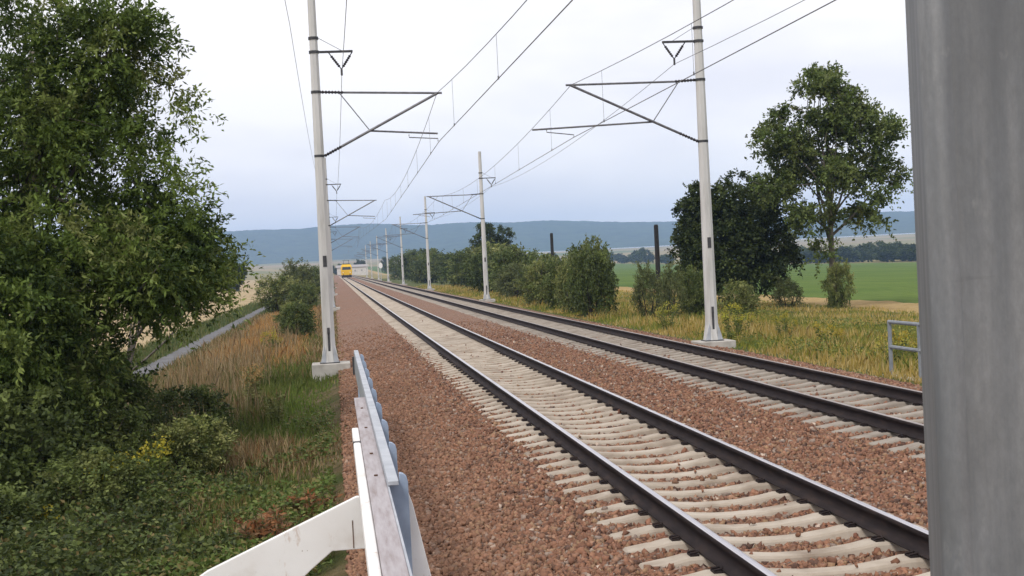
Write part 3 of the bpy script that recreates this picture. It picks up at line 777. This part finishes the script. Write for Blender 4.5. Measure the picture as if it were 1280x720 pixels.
bush(0, 14.4, 90, 2.2, 3.5, 'dark bush just behind the second mast of the row', group=GB)
bush(3, 13.4, 103, 1.7, 2.7, 'pale small bush at the foot of the second mast', group=GB)
bush(0, 15.6, 116, 2.9, 4.6, 'broad green bush between the second and third masts', group=GB)
bush(2, 15.3, 132, 2.7, 4.2, 'dark broad bush before the third mast', group=GB)
bush(1, 17.6, 145, 3.6, 5.6, 'tall olive bush beside the third mast', group=GB)
bush(0, 17.2, 172, 3.6, 5.2, 'green bush behind the third mast of the row', group=GB)
bush(2, 18.5, 205, 3.8, 5.2, 'dark bush near the fourth mast of the row', group=GB)
bush(0, 18, 250, 4.4, 6.4, 'tall distant bush between the fourth and fifth masts', group=GB)
bush(2, 18.5, 300, 4.6, 7.2, 'dark distant bush behind the fifth mast', group=GB)
bush(0, 18, 350, 4.4, 7.0, 'farthest dark bush by the small white signal board', group=GB)
bush(0, 17.0, 90, 1.8, 4.6, 'grey green round bush rising behind the row, near the shorter black pole', group=GB)
GM = 'bushes round the dark trees'
bush(3, 14.3, 61.5, .9, 2.5, 'loose grey green shrub in the field gap, next to the dark row end', group=GM)
bush(3, 15.0, 60, .8, 2.4, 'thin pale shrub under the black pole', group=GM)
bush(0, 16.6, 62, .9, 2.6, 'small dark shrub just beside the near mast of the far row', group=GM)
bush(1, 18.4, 60.5, .9, 1.9, 'olive shrub at the foot of the mast in front of the dark trees', group=GM)
bush(3, 23.2, 68, 1.0, 1.6, 'low pale shrub between the dark round tree and the poplar', group=GM)
bush(1, 24.7, 64.8, .8, 2.6, 'yellow green suckers round the poplar trunk', group=GM)
GL = 'bushes on the bank by the path'
bush(2, -1.7, 63.5, .95, 1.9, 'small dark rounded bush on the bank beside the nearest mast', group=GL)
bush(1, -2.3, 72, .9, 1.9, 'bright olive bush on the bank behind the small dark bush', group=GL)
bush(1, -4.3, 112, 2.1, 3.5, 'tall rounded green bush between path and track', group=GL)
bush(3, -3.3, 125, 2.4, 4.1, 'grey green bush behind the tall rounded bush by the path', group=GL)
bush(0, -2.4, 108, 1.3, 2.6, 'green bush hugging the line of the nearest mast', group=GL)
bush(0, -3.4, 160, 2.2, 4.2, 'dark tall bush far along the path', group=GL)
bush(0, -2.4, 205, 2.4, 4.2, 'farthest bush between path and near track', group=GL)
GN = 'shrubs on the lower bank'
bush(0, -3.9, 22.4, .95, 1.5, 'leafy green shrub under the hanging branches of the large tree', group=GN)
bush(2, -4.8, 20.6, 1.3, 2.0, 'dark shrub at the picture edge below the large tree', group=GN)
bush(0, -3.35, 19.0, .85, 1.1, 'low bramble shrub with yellowish leaves at the lower bank', group=GN)
bush(2, -4.3, 16.8, .9, 1.1, 'low dark shrub in the bottom corner of the bank', group=GN)
bush(1, -2.35, 21.6, .75, 1.15, 'olive shrub beside the dry stalks at mid bank', group=GN)
bush(2, -3.95, 24.4, .9, 1.9, 'dusky shrub under the lowest branches of the large tree', group=GN)
bush(2, -4.9, 25.0, 1.2, 2.4, 'tall dark shrub beside the trunk of the large tree', group=GN)
bush(0, -5.7, 30.0, 1.1, 2.3, 'green shrub at the path edge behind the large tree', group=GN)
bush(2, -2.9, 27.0, .8, 1.2, 'dusky shrub between the dry stalks and the path', group=GN)

# far trees -----------------------------------------------------------------------------
make_tree('roadside_tree', (20.8, 178, -1.0), (20.8, 178, 6), .3, [(19.9, 178, 5.6, 1.4, 1.6, 1.9, 1), (22.4, 178, 5.6, 1.0, 1.3, 1.7, 1), (20.6, 178, 3.6, 1.7, 1.6, 1.3, .7), (21.6, 178, 2.4, 1.4, 1.4, 1.4, .7), (18.8, 178, 4.6, .8, .8, .6, .7)],
          210, 7, 10, .22, .14, G_DARK + G_MID[:1], .6, 'tall two headed tree above the bushes behind the second mast', limbs=14)
def far_proto(pal, lobes, clumps=85, L=.16, W=.11):
    V, C, *_ = crown_np(lobes, clumps, 6, 9, L, W, pal, .26, .1, .5, None, .2)
    me = np_mesh('crown', V, quads(len(V)//4), MAT['leaf'], C)
    b = MB(); b.tube([(0, 0, -.15), (0, 0, .5), (.05, 0, 1.2)], [.09, .07, .03], 7)
    return me, b.mesh('trunk', MAT['bark_dark'], True)
PT = [far_proto(G_DARK, [(0, 0, 1.1, .75, .75, .75, 1), (.3, 0, 1.5, .5, .5, .45, 1), (-.45, 0, .8, .45, .5, .5, 1)]),
      far_proto(G_DARK, [(0, 0, 1.0, .85, .8, .65, 1), (-.3, 0, 1.5, .5, .5, .4, 1), (.55, .1, .7, .45, .5, .45, 1)])]
def far_tree(k, x, y, rx, h, label, group):
    t = empty('distant_tree', (x, y, gz(x, y)-.2)); tag(t, label, 'tree', group)
    t.scale = (rx, rx, h/1.95); t.rotation_euler = (0, 0, random.uniform(0, 6.28))
    for nm, me in zip(('crown', 'trunk'), PT[k]): link(bpy.data.objects.new(nm, me), t)
for i in range(5):
    y = 330+i*14; far_tree(i % 2, -23.0-i*3.2, y, 3.0, 7.0+random.uniform(-.6, .8), 'dark tree of the distant wood edge beyond the straw field', 'wood edge beyond the straw field')
for i in range(48):
    y = (490 + i*9 if i < 26 else 724 + (i-26)*26) + random.uniform(-5, 5)
    far_tree(i % 2, 234+random.uniform(0, 14), y, random.uniform(4.5, 7.5), random.uniform(5.5, 9.5 if i < 26 else 12), 'hazy dark tree in the row at the far side of the green field', 'tree row beyond the green field')
for i, (x, y, h) in enumerate(((-3, 820, 8), (4, 800, 6.5), (16, 830, 9), (30, 760, 9), (42, 700, 10), (52, 690, 9), (64, 650, 9), (75, 640, 10), (90, 700, 9), (110, 760, 10), (130, 800, 10))):
    far_tree(i % 2, x, y, 4.5, h, 'small hazy tree on the skyline beyond the yellow train and bushes', 'trees far along the line')

# ------------------------------------------------------------------ grass, weeds and undergrowth
def blades(x, y, h, w, cols, name, label, lean=.35):
    n = len(x)
    z = np.array([gz(a, b) for a, b in zip(x, y)])
    P = np.stack([x, y, z-.03], -1)
    a = rng.uniform(0, 6.283, n); ln = np.abs(rng.normal(0, lean, n))*h
    T = np.stack([np.cos(a)*ln, np.sin(a)*ln, h], -1)
    sa = rng.uniform(0, 6.283, n); S = np.stack([np.cos(sa), np.sin(sa), 0*sa], -1)*(w/2)[:, None]
    mid = P + T*np.array([.35, .35, .58])
    V = np.stack([P-S, P+S, mid+S*.8, P+T, mid-S*.8], 1).reshape(-1, 3)
    F = (np.array([[0, 1, 2, 3, 4]], np.int32) + (np.arange(n)*5)[:, None])
    C = np.repeat(cols[:, None], 5, 1).reshape(-1, 3)
    o = link(bpy.data.objects.new(name, np_mesh(name, V, F, MAT['blade'], C)))
    return tag(o, label, 'grass', kind='stuff')

def field_noise(x, y, s, o=0): return np.array([mnoise.noise(Vector((a*s, b*s, o))) for a, b in zip(x, y)])
def sample_y(n, y0, y1, p): 
    u = rng.random(n); return (y0**(1-p) + u*(y1**(1-p)-y0**(1-p)))**(1/(1-p))

# bank left of the near track
n = 95000
y = sample_y(n, 10, 110, 1.25); x = rng.uniform(-6.2, .25, n)
nz1 = field_noise(x, y, .35); nz2 = field_noise(x, y, .9, 4)
green = np.clip((x+1.5)/.5, 0, 1)*np.clip((37-y)/4, 0, 1)*np.clip((y-23)/4, 0, 1)                 # short green strip beside the railing
dry = np.clip(.38 + nz1*1.9 + .25*nz2 + .5*np.clip((y-38)/14, -.2, 1), 0, 1)*(1-.8*green)
rust = np.clip((y-42)/10, 0, 1)*np.clip((x+5.4)/.8, 0, 1)*np.clip((-.9-x)/.8, 0, 1)
cg = pick([(.09, .12, .026), (.12, .155, .034), (.16, .185, .05)], n)
cgr = pick([(.115, .175, .03), (.15, .21, .04)], n)
cd = pick([(.36, .27, .14), (.28, .19, .09), (.42, .33, .19), (.22, .115, .05), (.18, .13, .06)], n)
cr = pick([(.46, .25, .085), (.40, .21, .07), (.50, .33, .14)], n)
sel = rng.random(n)
cols = np.where((sel < dry)[:, None], cd, cg)
cols = np.where((rng.random(n) < green*.85)[:, None], cgr, cols)
cols = np.where((rng.random(n) < rust*.8)[:, None], cr, cols)
h = np.where(rng.random(n) < green, rng.uniform(.06, .17, n), rng.uniform(.15, .5, n)*(1+.7*np.clip(nz1, -.6, 1)))
h = h*np.clip(1.1 - .8*np.clip((x+1.0)/.9, 0, 1), .2, 1.2)*(1-.55*np.clip((27-y)/7, 0, 1))
blades(x, y, h, .010 + y*.0004, cols, 'bank_grass', 'mixed green and dry tan grass covering the bank beside the railing')
# tall dry stalks
n = 5200
y = sample_y(n, 23, 70, 1.3); x = -1.6 - 3.4*rng.random(n)**.8
k = field_noise(x, y, .4, 8) > -.05; x, y = x[k], y[k]; n = len(x)
blades(x, y, rng.uniform(.5, 1.05, n), np.full(n, .014)+y*.0002, pick([(.33, .25, .13), (.26, .17, .085), (.40, .31, .19), (.14, .12, .05)], n), 'dry_stalks', 'tall dry straw coloured stalks standing on the bank', .18)
# verge across the far track
n = 80000
y = sample_y(n, 20, 190, 1.25); x = 11.0 + 15*rng.random(n)**1.1
nz1 = field_noise(x, y, .25, 2)
sel = rng.random(n); dry = np.clip(.45+nz1*2.2, 0, 1)
cols = np.where((sel < dry)[:, None], pick([(.42, .30, .09), (.48, .35, .12), (.36, .27, .06), (.52, .41, .18)], n), pick([(.14, .175, .035), (.21, .23, .04), (.30, .28, .05)], n))
h = rng.uniform(.15, .55, n)*(1+.6*np.clip(nz1, -.7, 1))*np.clip((x-10.9)/1.2, .3, 1)*np.interp(x, [11, 16, 20, 26], [1, .9, .5, .35])
blades(x, y, h, .016 + y*.0004, cols, 'verge_grass', 'dry yellow and green grass on the verge beyond the far track')
# verge between path and straw field, and field stubble texture near
n = 16000
y = sample_y(n, 25, 170, 1.2); x = np.where(rng.random(n) < .6, rng.uniform(-10.3, -7.8, n), rng.uniform(-6.4, -5.6, n))
blades(x, y, rng.uniform(.15, .5, n), .016+y*.0004, pick([(.075, .11, .03), (.11, .14, .045), (.16, .16, .06)], n), 'path_grass', 'green grass strips along both sides of the grey path')

# leafy undergrowth on the lower bank (brambles, nettles)
def mound(n, xs, ys, hs, L, W, pal, name, label, wts=None):
    z = np.array([gz(a, b) for a, b in zip(xs, ys)])
    hh = hs*rng.random(n)**.6
    P = np.stack([xs, ys, z+hh], -1)
    D = rng.normal(size=(n, 3)); D[:, 2] *= .5; D /= np.linalg.norm(D, axis=1)[:, None]
    k = np.array([mnoise.noise(Vector((a*1.1, b*1.1, 11))) for a, b in zip(xs, ys)])
    cols = pick(pal, n, wts)*(1+.35*k)[:, None]
    V, C = leaves(P, D, L, W, cols)
    o = link(bpy.data.objects.new(name, np_mesh(name, V, quads(n), MAT['leaf'], C)))
    return tag(o, label, 'undergrowth', kind='stuff')
n = 72000
ys = sample_y(n, 13, 30, 1.3); xs = -1.1 - 6.2*rng.random(n)**1.2
k1 = field_noise(xs, ys, .75, 3)*.8 + field_noise(xs, ys, 1.9, 6)*.45
lim = np.clip((-1.0-xs)/1.5, 0, 1)
keep = (k1 + lim*.8 - .45 + .25*rng.random(n)) > 0
xs, ys, k1 = xs[keep], ys[keep], k1[keep]; n = len(xs)
mound(n, xs, ys, (.25+.75*np.clip(k1+.45, 0, 1.1))*np.clip((-1.6-xs)/1.6, .2, 1), .075, .045, G_DARK + G_MID + [(.10, .12, .03), (.17, .13, .05)], 'undergrowth', 'dark leafy brambles and nettles spread below the large tree', [2.4, 2, 2, 1.6, 1.0, .5, .8, .5])

# low broad-leaved weeds through the grass, on both sides of the line
for (n, xa, xb, ya, yb, thr, pal_, nm, lab) in (
        (26000, -3.2, -.15, 12.5, 27, .05, [(.075, .115, .025), (.10, .15, .032), (.14, .18, .045), (.20, .17, .06)], 'low_weeds', 'low green broad leaved weeds in the grass next to the railing'),
        (30000, 11.6, 22, 27, 75, .10, [(.09, .13, .03), (.13, .17, .04), (.18, .21, .05), (.28, .26, .05)], 'verge_weeds', 'patches of low green weeds in the dry verge beyond the far track')):
    ys = sample_y(n, ya, yb, 1.3); xs = rng.uniform(xa, xb, n)
    k1 = field_noise(xs, ys, .6 if xa < 0 else .3, 21)*.8 + field_noise(xs, ys, 1.7, 22)*.4
    kk = (k1 + .15*rng.random(n)) > thr; xs, ys, k1 = xs[kk], ys[kk], k1[kk]
    mound(len(xs), xs, ys, .10+.45*np.clip(k1, 0, 1)*(1 if xa < 0 else 1.5), .075 if xa < 0 else .10, .04 if xa < 0 else .05, pal_, nm, lab)

# single weeds and flowering plants
def weed(x, y, h, r, leafpal, flower, label, name='weed_plant', nl=420, group=None):
    t = empty(name, (x, y, gz(x, y)-.03)); tag(t, label, 'plant', group)
    P, D, FP = [], [], []
    b = MB()
    ns = 9
    for i in range(ns):
        a = random.uniform(0, 6.28); rr = r*math.sqrt(random.random())
        top = Vector((rr*math.cos(a), rr*math.sin(a), h*random.uniform(.7, 1.1)))
        b.tube([(top.x*.25, top.y*.25, 0), (top.x*.6, top.y*.6, top.z*.5), top], [.009, .007, .004], 5)
        for j in range(nl//ns):
            u = random.uniform(.15, .95); c = Vector((top.x*(.25+.75*u), top.y*(.25+.75*u), top.z*u))
            P.append(c + Vector((random.gauss(0, .03), random.gauss(0, .03), 0))); D.append(Vector((random.gauss(0, 1), random.gauss(0, 1), random.gauss(.15, .5))).normalized())
        for j in range(34):
            FP.append(top + Vector((random.gauss(0, .055), random.gauss(0, .055), random.gauss(-.02, .06))))
    P = np.array(P); D = np.array(D)
    V, C = leaves(P, D, .10, .038, pick(leafpal, len(P)))
    link(bpy.data.objects.new('foliage', np_mesh('foliage', V, quads(len(P)), MAT['leaf'], C)), t)
    b.build('stems', MAT['stem'], t)
    if flower:
        FP = np.array(FP); D = rng.normal(size=(len(FP), 3)); D /= np.linalg.norm(D, axis=1)[:, None]
        V, C = leaves(FP, D, .05, .04, pick([flower], len(FP), None, .2))
        link(bpy.data.objects.new('flowers', np_mesh('flowers', V, quads(len(FP)), MAT['leaf'], C)), t)['kind'] = 'stuff'
MAT['stem'] = m_noisy('weed_stem', [(.3, (.07, .09, .03)), (.7, (.13, .13, .05))], 5, 3, .8, 0)
YEL = (.36, .31, .03)
LG = [(.12, .16, .03), (.16, .19, .04), (.09, .13, .03)]
weed(-2.75, 20.3, .85, .38, LG, YEL, 'yellow green flowering weed low on the bank below the large tree', nl=620)
weed(-3.15, 19.2, .7, .35, LG, (.42, .38, .03), 'smaller yellowish weed beside the flowering weed on the bank', nl=520)
weed(-3.9, 17.2, .6, .3, LG, YEL, 'yellow flowered weed at the bottom corner of the bank', nl=300)
weed(-1.95, 22.3, .75, .3, G_OLIVE, None, 'leafy green weed among the dry grass at mid bank', nl=500)
weed(-2.4, 24.6, 1.0, .35, G_MID, None, 'tall green weed beside the dry stalks', nl=520)
weed(-1.25, 27.5, .8, .28, G_OLIVE, None, 'upright olive weed just below the green strip of grass', nl=400)
weed(-2.0, 31, 1.0, .35, G_OLIVE, (.40, .26, .10), 'brown headed weed on the bank below the nearest mast', nl=460)
RUST = [(.24, .10, .04), (.30, .14, .06), (.20, .12, .06)]
weed(-.85, 15.4, .42, .4, RUST, None, 'rust brown withered weed just behind the white end frame', nl=420)
weed(-.4, 16.6, .35, .35, RUST + [(.12, .14, .04)], None, 'low withered reddish weed close to the railing on the bank', nl=360)
weed(-2.5, 52, 1.0, .4, LG, YEL, 'yellow flowering weed in the rusty grass far along the bank', nl=300)
for x, y, h, fl, lab in ((12.0, 40.5, 1.1, (.40, .38, .05), 'yellow flowering weed close beside the foot of the mast in the dry verge'),
        (13.2, 43.5, 1.1, (.40, .36, .04), 'yellow flowering weed just past the mast foot, under the dark trees'),
        (14.2, 42, .9, (.34, .30, .04), 'dull yellow weed between mast foot and poplar'),
        (13.4, 36, .8, (.38, .30, .04), 'low golden weed in the dry grass below the poplar'),
        (13.6, 31.5, .8, (.40, .30, .04), 'golden weed behind the tubular railing post'),
        (12.6, 29.5, .7, (.34, .31, .05), 'yellowish weed just before the tubular railing'),
        (11.7, 47.5, 1.0, (.34, .33, .05), 'pale yellow weed beside the far rail, left of the mast foot')):
    weed(x, y, h, .45, LG + G_OLIVE[:1], fl, lab, 'flowering_weed', 340, 'flowering weeds on the far verge')

# ------------------------------------------------------------------ train
MAT['yellow'] = m_noisy('train_yellow', [(.3, (.72, .42, .01)), (.7, (.80, .50, .02))], 1.5, 3, .4, 0)
MAT['train_dark'] = m_noisy('train_dark', [(.3, (.02, .02, .022)), (.7, (.05, .045, .045))], 3, 3, .7, 0)
m = Mat('window_glass'); m.color((.02, .025, .03)); m.set(Roughness=.08, Specular_IOR_Level=.6); MAT['glass'] = m.m
m = Mat('headlamp'); m.color((.8, .8, .75)); m.set(Roughness=.2); MAT['lamp'] = m.m
t = empty('train', (T1, 372, 0)); tag(t, 'yellow train with dark underframe approaching far away on the near track', 'train')
b = MB(); b.prism([(-1.45, .95), (1.45, .95), (1.48, 2.2), (1.42, 3.3), (1.1, 3.85), (-1.1, 3.85), (-1.42, 3.3), (-1.48, 2.2)], 'y', .7, 18)
b.add([(-1.38, .25, .95), (1.38, .25, .95), (1.40, .15, 2.2), (-1.40, .15, 2.2), (1.3, .45, 3.3), (-1.3, .45, 3.3), (1.0, .75, 3.83), (-1.0, .75, 3.83)], [(0, 1, 2, 3), (3, 2, 4, 5), (5, 4, 6, 7)])
b.add([(-1.45, .7, .95), (-1.38, .25, .95), (-1.40, .15, 2.2), (-1.48, .7, 2.2), (-1.3, .45, 3.3), (-1.42, .7, 3.3), (-1.0, .75, 3.83)], [(0, 1, 2, 3), (3, 2, 4, 5), (5, 4, 6)])
b.add([(1.45, .7, .95), (1.38, .25, .95), (1.40, .15, 2.2), (1.48, .7, 2.2), (1.3, .45, 3.3), (1.42, .7, 3.3), (1.0, .75, 3.83)], [(3, 2, 1, 0), (5, 4, 2, 3), (6, 4, 5)])
b.build('body', MAT['yellow'], t)
b = MB(); b.add([(-1.2, .16, 2.35), (1.2, .16, 2.35), (1.12, .38, 3.15), (-1.12, .38, 3.15)], [(0, 1, 2, 3)]); b.build('windscreen', MAT['glass'], t)
b = MB(); b.box(-1.35, 1.35, .5, 17.6, .25, .95); b.build('underframe', MAT['train_dark'], t)
b = MB(); b.box(-1.3, 1.3, .2, .5, .35, .95); b.box(-.95, -.75, -.2, .3, .95, 1.15); b.box(.75, .95, -.2, .3, .95, 1.15); b.build('buffer_beam', MAT['train_dark'], t)
for s in (-.95, .95):
    b = MB(); b.tube([(s, .12, 1.65), (s, .24, 1.65)], .14, 10); b.build('headlight', MAT['lamp'], t)
b = MB(); b.tube([(-.7, 5, 3.9), (-.7, 4, 4.4), (-.7, 5, 4.9)], .05, 5); b.tube([(.7, 5, 3.9), (.7, 4, 4.4), (.7, 5, 4.9)], .05, 5); b.box(-.9, .9, 4.8, 5.2, 4.88, 4.96); b.box(-1.0, 1.0, 3, 7, 3.85, 4.05); b.build('pantograph', MAT['train_dark'], t)

# pale low building beyond the train
MAT['render_pale'] = m_noisy('pale_render', [(.3, (.50, .47, .42)), (.7, (.62, .59, .54))], 1, 4, .9, 0)
MAT['roof_grey'] = m_noisy('roof_grey', [(.3, (.28, .26, .25)), (.7, (.36, .34, .33))], 1, 4, .9, 0)
t = empty('station_building', (10.5, 760, 0)); tag(t, 'pale low building beyond the yellow train', 'building')
b = MB(); b.box(-8.5, 8.5, 0, 9, -1.5, 3.9); b.build('wall', MAT['render_pale'], t)
b = MB(); b.prism([(-.5, 3.9), (9.5, 3.9), (4.5, 5.2)], 'x', -9, 9); b.build('roof', MAT['roof_grey'], t)
for i in range(4):
    b = MB(); b.box(-6.2+i*3.6, -5.3+i*3.6, -.04, .02, 1.4, 2.4); b.build('window', MAT['roof_grey'], t)

# small white signal board by the far masts
t = empty('signal_board', (10.3, 300, -.5)); tag(t, 'small white signal board on a post by the distant masts', 'signal')
b = MB(); b.tube([(0, 0, -.3), (0, 0, 3.9)], .07, 8); b.build('post', MAT['galv'], t)
b = MB(); b.prism([(.42*math.cos(math.pi/8*k), 3.4+.62*math.sin(math.pi/8*k)) for k in range(16)], 'y', -.12, -.07); b.build('board', MAT['white_paint'], t)

# ------------------------------------------------------------------ haze
b = MB(); b.box(-6900, 6900, -6900, 6900, -9, 230)
hz = Mat('haze_air'); hz.n.remove(hz.p)
pv = hz.n.new("ShaderNodeVolumePrincipled"); pv.inputs['Color'].default_value = (.44, .64, 1.0, 1); pv.inputs['Density'].default_value = .00020; pv.inputs['Anisotropy'].default_value = 0.0
hz.l.new(pv.outputs[0], hz.out.inputs['Volume'])
tag(b.build('haze', hz.m), 'thin bluish summer haze over the whole landscape', 'haze', kind='stuff')
